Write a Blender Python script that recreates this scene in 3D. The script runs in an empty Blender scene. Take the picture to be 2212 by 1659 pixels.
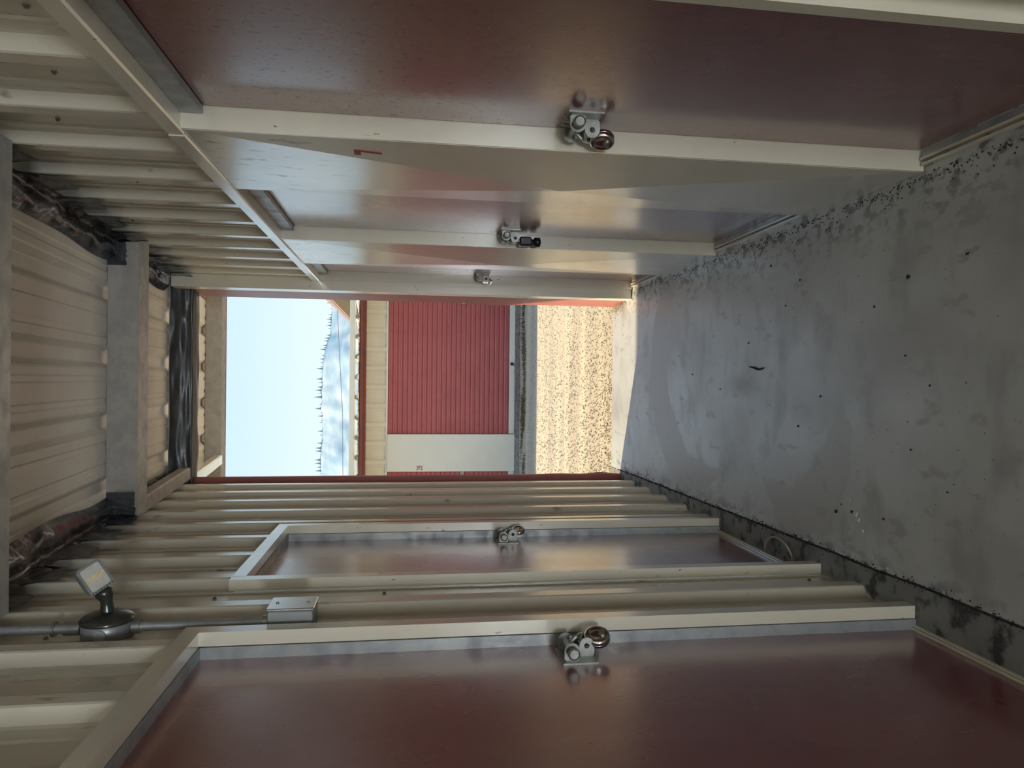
import bpy, math, random
from mathutils import Vector, Matrix, noise
random.seed(7)
C = bpy.context.scene
S = 1.5                      # one layout unit = camera height = 1.5 m
# ------------------------------------------------------------------ camera
cam = bpy.data.cameras.new('camera'); co = bpy.data.objects.new('camera', cam); C.collection.objects.link(co)
cam.sensor_width = 36; cam.lens = 1535/2212*36; cam.clip_end = 3000; cam.clip_start = 0.02
co.matrix_world = Matrix(((0.01117, 0.99993, 0.00458, 0), (-0.14250, 0.006126, -0.98978, 0), (-0.98973, 0.010398, 0.14256, S), (0, 0, 0, 1)))
C.camera = co
# ------------------------------------------------------------------ sky
w = bpy.data.worlds.new('sky'); C.world = w; w.use_nodes = True
nt = w.node_tree; nt.nodes.clear()
out = nt.nodes.new('ShaderNodeOutputWorld'); bg = nt.nodes.new('ShaderNodeBackground')
tc = nt.nodes.new('ShaderNodeTexCoord'); sp = nt.nodes.new('ShaderNodeSeparateXYZ'); cr = nt.nodes.new('ShaderNodeValToRGB')
nt.links.new(tc.outputs['Generated'], sp.inputs[0]); nt.links.new(sp.outputs['Z'], cr.inputs[0])
nt.links.new(cr.outputs[0], bg.inputs[0]); nt.links.new(bg.outputs[0], out.inputs[0])
e = cr.color_ramp.elements
e[0].position = 0.0; e[0].color = (0.86, 0.97, 1.0, 1)
e[1].position = 1.0; e[1].color = (0.40, 0.62, 0.92, 1)
k = e.new(0.10); k.color = (0.80, 0.94, 1.0, 1)
k = e.new(0.27); k.color = (0.60, 0.82, 0.99, 1)
bg.inputs[1].default_value = 1.0
# ------------------------------------------------------------------ sun (low, ahead and to the left, warm through the haze)
sl = bpy.data.lights.new('sun', 'SUN'); sl.energy = 8.6; sl.color = (1.0, 0.80, 0.52); sl.angle = math.radians(0.8)
so = bpy.data.objects.new('sun', sl); C.collection.objects.link(so)
so.rotation_euler = Vector((-1.45, 0.62, 1.0)).to_track_quat('Z', 'Y').to_euler(); so.location = (-6, 8, 8)
# fill lamp added behind the camera to brighten the corridor interior
al = bpy.data.lights.new('rear_fill', 'AREA'); al.shape = 'RECTANGLE'; al.size = 1.25; al.size_y = 1.3; al.energy = 285; al.color = (0.86, 0.93, 1.0)
ao = bpy.data.objects.new('rear_fill', al); C.collection.objects.link(ao); ao.location = (0, -5.2, 0.2); ao.rotation_euler = (math.radians(156), 0, 0)
C.cycles.diffuse_bounces = 9; C.cycles.glossy_bounces = 6; C.cycles.max_bounces = 14
C.view_settings.view_transform = 'Standard'; C.view_settings.look = 'None'
C.view_settings.exposure = 0.12; C.view_settings.gamma = 1.0; C.view_settings.use_curve_mapping = False

# ------------------------------------------------------------------ materials
def mat(name, base, rough=0.5, metal=0.0, c2=None, nscale=6.0, nmin=0.4, nmax=0.65, stretch=(1,1,1), bump=0.0, bscale=80.0,
        r2=None, spec=0.5, coat=0.0, dist=0.002, detail=6.0, bstretch=None, coat_ior=1.5, coat_rough=0.15):
    m = bpy.data.materials.new(name); m.use_nodes = True; t = m.node_tree; N = t.nodes; L = t.links
    b = N['Principled BSDF']; b.inputs['Base Color'].default_value = (*base, 1); b.inputs['Roughness'].default_value = rough
    b.inputs['Metallic'].default_value = metal; b.inputs['Specular IOR Level'].default_value = spec; b.inputs['Coat Weight'].default_value = coat
    b.inputs['Coat Roughness'].default_value = coat_rough; b.inputs['Coat IOR'].default_value = coat_ior
    g = N.new('ShaderNodeNewGeometry')
    if c2 is not None or r2 is not None:
        mp = N.new('ShaderNodeMapping'); mp.inputs['Scale'].default_value = stretch; L.new(g.outputs['Position'], mp.inputs[0])
        n = N.new('ShaderNodeTexNoise'); n.inputs['Scale'].default_value = nscale; n.inputs['Detail'].default_value = detail; n.inputs['Roughness'].default_value = 0.6
        L.new(mp.outputs[0], n.inputs[0])
        r = N.new('ShaderNodeMapRange'); r.inputs[1].default_value = nmin; r.inputs[2].default_value = nmax; L.new(n.outputs[0], r.inputs[0])
        if c2 is not None:
            x = N.new('ShaderNodeMix'); x.data_type = 'RGBA'; x.inputs[6].default_value = (*base, 1); x.inputs[7].default_value = (*c2, 1)
            L.new(r.outputs[0], x.inputs[0]); L.new(x.outputs[2], b.inputs['Base Color'])
        if r2 is not None:
            y = N.new('ShaderNodeMapRange'); y.inputs[3].default_value = rough; y.inputs[4].default_value = r2; L.new(r.outputs[0], y.inputs[0]); L.new(y.outputs[0], b.inputs['Roughness'])
    if bump:
        n2 = N.new('ShaderNodeTexNoise'); n2.inputs['Scale'].default_value = bscale; n2.inputs['Detail'].default_value = 3
        if bstretch:
            mp2 = N.new('ShaderNodeMapping'); mp2.inputs['Scale'].default_value = bstretch; L.new(g.outputs['Position'], mp2.inputs[0]); L.new(mp2.outputs[0], n2.inputs[0])
        else: L.new(g.outputs['Position'], n2.inputs[0])
        bp = N.new('ShaderNodeBump'); bp.inputs['Strength'].default_value = bump; bp.inputs['Distance'].default_value = dist
        L.new(n2.outputs[0], bp.inputs['Height']); L.new(bp.outputs[0], b.inputs['Normal'])
    return m
def mixcol(m, fac_fn, col, rough=None):
    """layer a stain colour over whatever feeds Base Color; fac_fn(N, L, position_socket) returns a socket"""
    N = m.node_tree.nodes; L = m.node_tree.links; b = N['Principled BSDF']
    g = N.new('ShaderNodeNewGeometry'); f = fac_fn(N, L, g.outputs['Position'])
    x = N.new('ShaderNodeMix'); x.data_type = 'RGBA'; x.inputs[7].default_value = (*col, 1)
    i = b.inputs['Base Color']
    if i.is_linked: L.new(i.links[0].from_socket, x.inputs[6])
    else: x.inputs[6].default_value = i.default_value
    L.new(f, x.inputs[0]); L.new(x.outputs[2], i)
    if rough is not None:
        y = N.new('ShaderNodeMix'); y.data_type = 'FLOAT'; y.inputs[3].default_value = rough
        i = b.inputs['Roughness']
        if i.is_linked: L.new(i.links[0].from_socket, y.inputs[2])
        else: y.inputs[2].default_value = i.default_value
        L.new(f, y.inputs[0]); L.new(y.outputs[0], i)
def f_noise(N, L, pos, scale, lo, hi, stretch=(1,1,1), detail=5):
    mp = N.new('ShaderNodeMapping'); mp.inputs['Scale'].default_value = stretch; L.new(pos, mp.inputs[0])
    n = N.new('ShaderNodeTexNoise'); n.inputs['Scale'].default_value = scale; n.inputs['Detail'].default_value = detail; L.new(mp.outputs[0], n.inputs[0])
    r = N.new('ShaderNodeMapRange'); r.inputs[1].default_value = lo; r.inputs[2].default_value = hi; L.new(n.outputs[0], r.inputs[0]); return r.outputs[0]
def f_range(N, L, pos, axis, a, b):
    s = N.new('ShaderNodeSeparateXYZ'); L.new(pos, s.inputs[0])
    r = N.new('ShaderNodeMapRange'); r.inputs[1].default_value = a; r.inputs[2].default_value = b; L.new(s.outputs[axis], r.inputs[0]); return r.outputs[0]
def f_mul(N, L, a, b):
    m = N.new('ShaderNodeMath'); m.operation = 'MULTIPLY'; L.new(a, m.inputs[0]); L.new(b, m.inputs[1]); return m.outputs[0]

def f_disc(N, L, pos, cx, cy, r, soft, inside=True, wob=0.0, sy=1.0):
    mp = N.new('ShaderNodeMapping'); mp.inputs['Location'].default_value = (-cx*S, -cy*S*sy, 0); mp.inputs['Scale'].default_value = (1, sy, 0); L.new(pos, mp.inputs[0])
    v = N.new('ShaderNodeVectorMath'); v.operation = 'LENGTH'; L.new(mp.outputs[0], v.inputs[0])
    n = N.new('ShaderNodeTexNoise'); n.inputs['Scale'].default_value = 3.5; n.inputs['Detail'].default_value = 5; L.new(pos, n.inputs[0])
    m = N.new('ShaderNodeMath'); m.operation = 'MULTIPLY_ADD'; m.inputs[1].default_value = wob; L.new(n.outputs[0], m.inputs[0]); L.new(v.outputs['Value'], m.inputs[2])
    q = N.new('ShaderNodeMapRange'); a, b = (r*S+soft+wob/2, r*S-soft+wob/2) if inside else (r*S-soft+wob/2, r*S+soft+wob/2)
    q.inputs[1].default_value = a; q.inputs[2].default_value = b; L.new(m.outputs[0], q.inputs[0]); return q.outputs[0]
M = {}
M['cream'] = mat('cream_painted_steel', (0.70, 0.66, 0.54), 0.28, c2=(0.64, 0.60, 0.49), nscale=3, r2=0.42, bump=0.12, bscale=9, dist=0.003, spec=0.6, coat=1.0, coat_ior=2.0, coat_rough=0.2)
M['cream_sheet'] = mat('flat_cream_sheet', (0.70, 0.66, 0.54), 0.28, c2=(0.64, 0.60, 0.49), nscale=3, r2=0.42, bump=0.12, bscale=9, dist=0.003, spec=0.6, coat=1.0, coat_ior=2.0, coat_rough=0.2)
M['cream_rib'] = mat('cream_ribbed_steel', (0.70, 0.66, 0.55), 0.27, c2=(0.62, 0.58, 0.48), nscale=5, stretch=(1,1,.25), r2=0.36, spec=0.6, coat=0.8, coat_ior=1.7, coat_rough=0.2)
M['ceiling'] = mat('offwhite_ribbed_steel', (0.84, 0.82, 0.78), 0.36, c2=(0.77, 0.75, 0.71), nscale=4, r2=0.45)
M['red'] = mat('dark_red_painted_steel', (0.215, 0.030, 0.038), 0.26, c2=(0.175, 0.024, 0.031), nscale=4, stretch=(1,1,.5), r2=0.33, bump=0.22, bscale=260, dist=0.0008, spec=0.6, coat=1.0, coat_ior=1.8, coat_rough=0.19)
M['red_speckled'] = mat('speckled_dark_red_steel', (0.215, 0.030, 0.038), 0.26, c2=(0.175, 0.024, 0.031), nscale=4, stretch=(1,1,.5), r2=0.33, bump=0.22, bscale=260, dist=0.0008, spec=0.6, coat=1.0, coat_ior=1.8, coat_rough=0.19)
M['red_trim'] = mat('red_trim_paint', (0.30, 0.095, 0.088), 0.4, c2=(0.24, 0.078, 0.074), nscale=6)
M['galv'] = mat('galvanised_steel', (0.42, 0.44, 0.45), 0.42, 0.6, c2=(0.33, 0.35, 0.37), nscale=18, r2=0.55)
M['galv_dull'] = mat('dull_galvanised_purlin', (0.40, 0.38, 0.345), 0.5, 0.25, c2=(0.33, 0.315, 0.29), nscale=14, r2=0.62)
M['steel'] = mat('bright_steel', (0.62, 0.61, 0.58), 0.14, 1.0, bump=0.05, bscale=40)
M['steel_plate'] = mat('blank_cover_steel', (0.62, 0.63, 0.64), 0.24, 0.85, bump=0.1, bscale=20)
M['zinc'] = mat('zinc_plated_steel', (0.36, 0.37, 0.35), 0.4, 0.75, c2=(0.27, 0.28, 0.26), nscale=40)
M['black'] = mat('black_plastic', (0.012, 0.014, 0.016), 0.35)
M['dark'] = mat('dark_rubber_and_shade', (0.02, 0.02, 0.02), 0.7)  # near-black for the cord; also stands in for shade in gaps and hollows
M['foil'] = mat('dark_foil', (0.030, 0.034, 0.040), 0.28, 0.3, c2=(0.012, 0.014, 0.018), nscale=7, nmin=.38, nmax=.56, bump=0.6, bscale=13, dist=0.014, spec=0.15, coat=0.3, coat_ior=1.5, coat_rough=0.08)
M['foil_wrap'] = mat('black_film', (0.045, 0.05, 0.054), 0.33, 0.3, c2=(0.07, 0.075, 0.08), nscale=7, r2=0.5, bump=0.5, bscale=10, dist=0.01)
M['concrete'] = mat('trowelled_concrete', (0.50, 0.53, 0.52), 0.36, c2=(0.43, 0.45, 0.435), nscale=2.2, r2=0.60, bump=0.12, bscale=55, dist=0.002, spec=0.5, detail=8, coat=1.0, coat_ior=1.75, coat_rough=0.42)
M['concrete_edge'] = mat('rough_concrete', (0.24, 0.245, 0.24), 0.6, c2=(0.16, 0.165, 0.16), nscale=7, bump=0.3, bscale=50)
M['gravel'] = mat('sunlit_gravel', (0.48, 0.43, 0.345), 0.9, c2=(0.35, 0.315, 0.255), nscale=95, nmin=0.42, nmax=0.62, bump=0.6, bscale=95, dist=0.007)
M['stone'] = mat('gravel_stone', (0.50, 0.455, 0.38), 0.85, c2=(0.33, 0.30, 0.25), nscale=20)
M['weed'] = mat('dry_weeds', (0.16, 0.15, 0.065), 0.8, c2=(0.085, 0.09, 0.035), nscale=9)
M['slat'] = mat('red_roller_slat', (0.50, 0.13, 0.135), 0.42, c2=(0.45, 0.115, 0.12), nscale=3)
M['wall_pale'] = mat('pale_cream_ribbed_steel', (0.84, 0.79, 0.64), 0.4, c2=(0.78, 0.73, 0.59), nscale=3)
M['offwhite'] = mat('offwhite_panel', (0.84, 0.83, 0.75), 0.45, c2=(0.80, 0.79, 0.71), nscale=1.5)
M['gutter'] = mat('white_gutter', (0.80, 0.79, 0.70), 0.4)
M['numred'] = mat('red_vinyl', (0.33, 0.045, 0.055), 0.45)
M['lens'] = mat('lamp_glass', (0.62, 0.61, 0.57), 0.12, spec=0.8, c2=(0.52, 0.51, 0.49), nscale=30)
M['led'] = mat('led_strip', (0.78, 0.66, 0.42), 0.4, c2=(0.6, 0.5, 0.32), nscale=120)
M['bronze'] = mat('bronze_housing', (0.05, 0.05, 0.045), 0.22, 0.3)
M['greybox'] = mat('grey_cast_box', (0.30, 0.315, 0.32), 0.4, 0.4)
M['hill'] = mat('haze_tinted_hillside', (0.34, 0.47, 0.57), 1.0, c2=(0.50, 0.58, 0.62), nscale=0.07, nmin=.42, nmax=.6, detail=12, stretch=(1, .3, 1.2), spec=0.0)  # aerial haze is mixed into the pale blue base colour
M['conifer'] = mat('haze_tinted_conifer', (0.33, 0.45, 0.47), 1.0, spec=0.0)  # distance haze painted into the foliage and trunk colour
M['tan'] = mat('tan_soffit', (0.24, 0.22, 0.17), 0.7)
M['pink'] = mat('faded_red_fascia', (0.22, 0.14, 0.12), 0.5)
M['wire'] = mat('grey_wire', (0.22, 0.25, 0.27), 0.6)
M['paper'] = mat('white_droppings', (0.62, 0.64, 0.66), 0.8)
M['debris'] = mat('dark_debris', (0.03, 0.026, 0.024), 0.9)
M['cable'] = mat('old_cream_cable', (0.42, 0.38, 0.28), 0.6)
M['web'] = mat('dusty_cobweb', (0.42, 0.36, 0.27), 0.9)

mixcol(M['concrete'], lambda N, L, p: f_mul(N, L, f_noise(N, L, p, 26, 0.50, 0.60, (1,.7,1), 8), f_range(N, L, p, 0, 0.42, 0.66)), (0.035, 0.033, 0.03), 0.8)
mixcol(M['concrete'], lambda N, L, p: f_mul(N, L, f_noise(N, L, p, 22, 0.50, 0.60, (1,.6,1), 8), f_range(N, L, p, 0, -0.53, -0.62)), (0.05, 0.048, 0.045), 0.8)
mixcol(M['concrete'], lambda N, L, p: f_noise(N, L, p, 75, 0.70, 0.74, (1,1,1), 2), (0.05, 0.045, 0.04), 0.8)
mixcol(M['concrete'], lambda N, L, p: f_noise(N, L, p, 1.3, 0.50, 0.60, (1.0,.55,1), 9), (0.37, 0.365, 0.35), 0.5)
mixcol(M['concrete'], lambda N, L, p: f_noise(N, L, p, 3.2, 0.53, 0.70, (1.0,1.8,1), 12), (0.30, 0.30, 0.285), 0.55)
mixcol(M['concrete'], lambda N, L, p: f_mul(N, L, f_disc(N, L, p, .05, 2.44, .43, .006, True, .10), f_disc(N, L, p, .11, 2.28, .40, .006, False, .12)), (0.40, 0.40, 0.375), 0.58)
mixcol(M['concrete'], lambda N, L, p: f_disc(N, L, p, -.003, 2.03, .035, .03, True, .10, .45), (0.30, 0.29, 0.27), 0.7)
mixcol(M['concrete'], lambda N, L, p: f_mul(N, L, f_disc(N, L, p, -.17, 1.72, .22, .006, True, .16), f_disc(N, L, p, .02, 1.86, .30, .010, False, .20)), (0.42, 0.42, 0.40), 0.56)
mixcol(M['concrete'], lambda N, L, p: f_noise(N, L, p, 9, 0.60, 0.66, (1.6,.8,1), 12), (0.36, 0.355, 0.335), 0.55)
mixcol(M['concrete_edge'], lambda N, L, p: f_noise(N, L, p, 14, 0.52, 0.62, (1,1,1), 8), (0.05, 0.048, 0.045))
mixcol(M['red_speckled'], lambda N, L, p: f_mul(N, L, f_noise(N, L, p, 95, 0.66, 0.68, (1,1,.6), 1), f_range(N, L, p, 2, 0.7, 1.5)), (0.12, 0.035, 0.035), 0.50)
mixcol(M['cream'], lambda N, L, p: f_noise(N, L, p, 60, 0.72, 0.75, (1,1,.3), 3), (0.16, 0.14, 0.11), 0.6)
mixcol(M['cream_sheet'], lambda N, L, p: f_mul(N, L, f_noise(N, L, p, 34, 0.60, 0.70, (1,1,.35), 7), f_range(N, L, p, 2, 1.6, 2.05)), (0.16, 0.14, 0.11), 0.7)
mixcol(M['cream_rib'], lambda N, L, p: f_noise(N, L, p, 20, 0.66, 0.78, (1,1,.5), 7), (0.20, 0.18, 0.14), 0.6)
# tyre-worn bands of the gravel lane
mixcol(M['gravel'], lambda N, L, p: f_noise(N, L, p, 1.1, 0.46, 0.62, (0.15, 2.2, 1), 4), (0.55, 0.49, 0.375))

# ------------------------------------------------------------------ mesh builder
class MB:
    def __init__(s): s.v = []; s.f = []; s.sm = []
    def add(s, vs, fs, smooth=False):
        o = len(s.v); s.v += [tuple(v) for v in vs]; s.f += [tuple(i+o for i in f) for f in fs]; s.sm += [smooth]*len(fs)
        return s
    def box(s, x0, x1, y0, y1, z0, z1, bev=0.0):
        x0, x1 = min(x0,x1), max(x0,x1); y0, y1 = min(y0,y1), max(y0,y1); z0, z1 = min(z0,z1), max(z0,z1)
        if bev <= 0:
            vs = [(x,y,z) for z in (z0,z1) for y in (y0,y1) for x in (x0,x1)]
            return s.add(vs, [(0,2,3,1),(4,5,7,6),(0,1,5,4),(1,3,7,5),(3,2,6,7),(2,0,4,6)])
        b = min(bev, (x1-x0)/3, (y1-y0)/3, (z1-z0)/3)
        def ring(x0,x1,y0,y1,z): return [(x0+b,y0,z),(x1-b,y0,z),(x1,y0+b,z),(x1,y1-b,z),(x1-b,y1,z),(x0+b,y1,z),(x0,y1-b,z),(x0,y0+b,z)]
        r = ring(x0+b,x1-b,y0+b,y1-b,z0) + ring(x0,x1,y0,y1,z0+b) + ring(x0,x1,y0,y1,z1-b) + ring(x0+b,x1-b,y0+b,y1-b,z1)
        fs = [tuple(range(7,-1,-1)), tuple(range(24,32))]
        for k in range(3):
            for i in range(8): j=(i+1)%8; fs.append((k*8+i,k*8+j,k*8+8+j,k*8+8+i))
        return s.add(r, fs)
    def prism(s, poly, axis, a, b):
        """poly of 2D points extruded along axis 'x','y','z' from a to b"""
        def P(p, t): return {'x':(t,p[0],p[1]), 'y':(p[0],t,p[1]), 'z':(p[0],p[1],t)}[axis]
        n = len(poly); vs = [P(p,a) for p in poly]+[P(p,b) for p in poly]
        fs = [tuple(range(n-1,-1,-1)), tuple(range(n,2*n))]+[(i,(i+1)%n,n+(i+1)%n,n+i) for i in range(n)]
        return s.add(vs, fs)
    def loft(s, rings, closed=True, caps=True, smooth=False):
        n = len(rings[0]); vs = [p for r in rings for p in r]; fs = []
        for k in range(len(rings)-1):
            for i in range(n if closed else n-1): j=(i+1)%n; fs.append((k*n+i,k*n+j,(k+1)*n+j,(k+1)*n+i))
        s.add(vs, fs, smooth)
        if caps and closed: s.add(rings[0], [tuple(range(n-1,-1,-1))]); s.add(rings[-1], [tuple(range(n))])
        return s
    def tube(s, path, r, n=12, caps=True):
        path = [Vector(p) for p in path]; rings = []; up = None
        for i, p in enumerate(path):
            d = (path[min(i+1,len(path)-1)]-path[max(i-1,0)]).normalized()
            if up is None: up = d.orthogonal().normalized()
            up = (up - d*up.dot(d)).normalized(); q = d.cross(up)
            rr = r[i] if isinstance(r, (list,tuple)) else r
            rings.append([tuple(p+(up*math.cos(2*math.pi*k/n)+q*math.sin(2*math.pi*k/n))*rr) for k in range(n)])
        return s.loft(rings, caps=caps, smooth=True)
    def grid(s, fn, nu, nv, smooth=True):
        vs = [fn(i/nu, j/nv) for j in range(nv+1) for i in range(nu+1)]
        fs = [(j*(nu+1)+i, j*(nu+1)+i+1, (j+1)*(nu+1)+i+1, (j+1)*(nu+1)+i) for j in range(nv) for i in range(nu)]
        return s.add(vs, fs, smooth)
    def build(s, name, m, parent=None, top=False):
        me = bpy.data.meshes.new(name)
        vs = [Vector(v)*S for v in s.v]
        org = Vector((0,0,0))
        if parent is not None:
            q = parent
            while q is not None: org += Vector(q.location); q = q.parent
        elif top:
            xs = [v.x for v in vs]; ys = [v.y for v in vs]; zs = [v.z for v in vs]
            org = Vector(((min(xs)+max(xs))/2, (min(ys)+max(ys))/2, min(zs)))
        me.from_pydata([tuple(v-org) for v in vs], [], s.f); me.update()
        for p, q in zip(me.polygons, s.sm): p.use_smooth = q
        me.materials.append(m)
        o = bpy.data.objects.new(name, me); C.collection.objects.link(o)
        if parent is not None: o.parent = parent
        elif top: o.location = org
        return o
def empty(name, x, y, z):
    o = bpy.data.objects.new(name, None); C.collection.objects.link(o); o.location = (x*S, y*S, z*S); o.empty_display_size = .1; return o
def tag(o, label, cat, group=None):
    o['label'] = label; o['category'] = cat
    if group: o['group'] = group
    return o
def struct(o, label=None):
    o['kind'] = 'structure'
    if label: o['label'] = label
    return o
def copy_tree(o, parent=None):
    c = o.copy(); C.collection.objects.link(c); c.parent = parent
    for ch in list(o.children): copy_tree(ch, c)
    return c
def B(*a, **k): return MB().box(*a, **k)
def lbl(o, t): o['label'] = t; return o
def nz(x, y, z, s=1.0): return noise.noise(Vector((x*s, y*s, z*s)))
def deck(y): return max(1.665+0.1125*y, 1.665)

# ------------------------------------------------------------------ floor
fl = struct(empty('floor', 0, 0.5, 0), 'smooth grey trowelled concrete corridor floor with dark dirt along its edges')
def crack(y): return -0.392-0.004*y-0.006*max(0,y-1.2)**1.3+0.0035*nz(0,y,3,6)
def slab(u, v):
    y = -4.0+v*7.44; x0 = crack(y)+0.0025; return (x0+(0.50-x0)*u, y, 0.0)
s = MB().grid(slab, 4, 120, False); s.build('floor_slab', M['concrete'], fl)
s = MB().grid(lambda u, v: ((crack(-4.0+v*7.44)+0.0025), -4.0+v*7.44, -0.05*u), 1, 120, False); s.build('slab_edge', M['debris'], fl)
s = MB().grid(lambda u, v: (-0.56+(crack(-4.0+v*7.44)-0.0025+0.56)*u, -4.0+v*7.44, 0.001+0.0006*nz(u*3,v*60,0)), 6, 120, False)
s.build('floor_strip', M['concrete_edge'], fl)
B(-0.56, 0.50, -4.0, 3.44, -0.20, -0.03).build('slab_base', M['concrete_edge'], fl)
B(-3.5, -0.56, 3.29, 3.44, -0.20, 0).build('slab_apron', M['concrete'], fl)
B(0.50, 3.5, 3.20, 3.44, -0.20, 0).build('slab_apron', M['concrete'], fl)

# ------------------------------------------------------------------ ribbed sheets
PITCH = 0.203
def rib_profile(a0, a1, first, base, crest, minor=0.0028):
    """(along, offset) list: trapezoid ribs of height crest-base at first + k*PITCH, low minor ribs between"""
    pts = [(a0, None)]; k = math.floor((a0-first)/PITCH)-1; sg = 1 if crest > base else -1
    raw = []
    while first+k*PITCH < a1+PITCH:
        c = first+k*PITCH
        raw += [(c-0.040, base), (c-0.034, base+.1*(crest-base)), (c-0.019, crest-0.08*(crest-base)), (c-0.015, crest), (c+0.015, crest), (c+0.019, crest-.08*(crest-base)), (c+0.034, base+.1*(crest-base)), (c+0.040, base)]
        for mcen in (PITCH/3, 2*PITCH/3):
            raw += [(c+mcen-0.011, base), (c+mcen-0.006, base+sg*minor), (c+mcen+0.006, base+sg*minor), (c+mcen+0.011, base)]
        k += 1
    raw.sort()
    def at(a):
        for (p, q), (p2, q2) in zip(raw, raw[1:]):
            if p <= a <= p2: return q+(q2-q)*(a-p)/max(p2-p, 1e-9)
        return base
    return [(a0, at(a0))]+[p for p in raw if a0+1e-4 < p[0] < a1-1e-4]+[(a1, at(a1))]
def wall_sheet(y0, y1, z0, first, base, crest, th, parent, name='wall_sheet', topfn=deck):
    pr = rib_profile(y0, y1, first, base, crest); n = len(pr)
    ring = [(x, y) for y, x in pr]+[(x+th, y) for y, x in reversed(pr)]
    vs = [(x, y, z0) for x, y in ring]+[(x, y, topfn(y)-0.001) for x, y in ring]; m = len(ring)
    fs = [(i, (i+1)%m, m+(i+1)%m, m+i) for i in range(m)]
    fs += [(i, i+1, m-2-i, m-1-i) for i in range(n-1)]
    fs += [(m+i, m+i+1, m+m-2-i, m+m-1-i) for i in range(n-1)]
    return MB().add(vs, fs).build(name, M['cream_rib'], parent)
def screw(x, y, z, d, parent):
    s = MB(); s.tube([(x,y,z), (x+d*0.002,y,z)], 0.0042, 10); s.tube([(x+d*0.002,y,z), (x+d*0.0045,y,z)], 0.0027, 6)
    return s.build('screw', M['zinc'], parent)
def facade_sheet(x0, x1, yb, z0, z1, first, parent, name, m, cr=-0.018):
    pr = rib_profile(x0, x1, first, yb, yb+cr); n = len(pr)
    ring = [(x, y) for x, y in pr]+[(x, y+0.03) for x, y in reversed(pr)]; q = len(ring)
    vs = [(x, y, z0) for x, y in ring]+[(x, y, z1) for x, y in ring]
    fs = [(i, (i+1)%q, q+(i+1)%q, q+i) for i in range(q)]+[(i, i+1, q-2-i, q-1-i) for i in range(n-1)]+[(q+i, q+i+1, q+q-2-i, q+q-1-i) for i in range(n-1)]
    return MB().add(vs, fs).build(name, m, parent)

LV, LC, RV, RC = -0.464, -0.442, 0.454, 0.432
LF, RF = 1.455, 1.058
wl = struct(empty('wall_left', -0.46, 1.0, 0), 'left corridor wall of cream vertical ribbed steel sheets')
for y0, y1, z0 in [(-4.0,-3.3,.006),(-3.3,-2.6,.006),(-2.6,-1.9,.006),(-1.9,-1.3,.006),(-1.3,-.7,.006),(-.7,-.1,.006),(-.1,.47,.006),(.47,.90,1.372),(.90,1.31,1.372),(1.31,1.606,.006),
                   (1.606,2.21,1.372),(2.21,2.75,.006),(2.75,3.235,.006)]:
    wall_sheet(y0, y1, z0, LF, LV, LC, -0.004, wl)
wr = struct(empty('wall_right', 0.46, 1.0, 0), 'right corridor wall with ribbed cream steel above the doors and flat cream sheets between them')
for y0, y1, z0 in [(-4.0,-3.3,.006),(-3.3,-2.6,.006),(-2.6,-1.9,.006),(-1.9,-1.3,.006),(-1.3,-.7,.006),(-.7,-.1,.006),(-.1,.737,.006),(.737,1.30,1.402),(1.30,1.96,1.402),(1.96,2.57,1.402),(2.57,3.14,1.402)]:
    wall_sheet(y0, y1, z0, RF, RV, RC, 0.004, wr)
for y, z in [(1.56,1.40),(2.45,1.40),(2.47,1.62),(1.354,1.63),(2.36,1.10),(2.57,.84),(1.56,1.05),(1.56,.06),(2.77,1.52)]:
    screw(LV if z > .07 else LV, y, z, 1, wl)
for y, z in [(1.15,1.53),(1.36,1.62),(1.76,1.63),(2.17,1.44),(2.2,1.8),(1.97,1.72),(2.78,1.90),(2.78,1.45),(.95,1.47)]:
    screw(RV, y, z, -1, wr)
# facades either side of the opening
wf = struct(empty('wall_front', 0, 3.3, 0), 'outer front wall of the building beside the corridor opening')
facade_sheet(-4.2, -0.475, 3.262, 0.005, deck(3.3), -0.6, wf, 'wall_sheet', M['cream_rib'], 0.0)
facade_sheet(0.47, 4.2, 3.22, 0.005, deck(3.25), 0.6, wf, 'wall_sheet', M['cream_rib'], 0.0)
# outer side walls of the storage block so that no light leaks in
B(-4.25,-4.2,-4.0,3.32,0,1.98).build('side_wall', M['cream_rib'], wf); B(4.2,4.25,-4.0,3.25,0,1.98).build('side_wall', M['cream_rib'], wf)
B(-4.2,-0.47,-4.02,-4.0,0,1.66).build('rear_wall', M['cream_rib'], wf); B(0.46,4.2,-4.02,-4.0,0,1.66).build('rear_wall', M['cream_rib'], wf)

# ------------------------------------------------------------------ ceiling (roof deck seen from below)
ce = struct(empty('ceiling', 0, 1, 1.7), 'sloping off-white ribbed steel roof deck')
def deck_sheet(x0, x1, y0, y1):
    pr = rib_profile(x0, x1, 0.06, 0.0, 0.022, 0.003); n = len(pr); ys = [y0, 0.0, y1]
    rings = []
    for y in ys:
        rings.append([(x, y, deck(y)+h) for x, h in pr]+[(x, y, deck(y)+h+0.006) for x, h in reversed(pr)])
    m = 2*n; s = MB().loft(rings, caps=False)
    for k, r in ((0, rings[0]), (1, rings[-1])): s.add(r, [(i, i+1, m-2-i, m-1-i) for i in range(n-1)])
    return s.build('ceiling_sheet', M['ceiling'], ce)
xs = [0.1615+0.609*k for k in range(-7, 8)]
for a, b in zip(xs, xs[1:]): deck_sheet(a, b, -4.1, 4.33)

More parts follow.
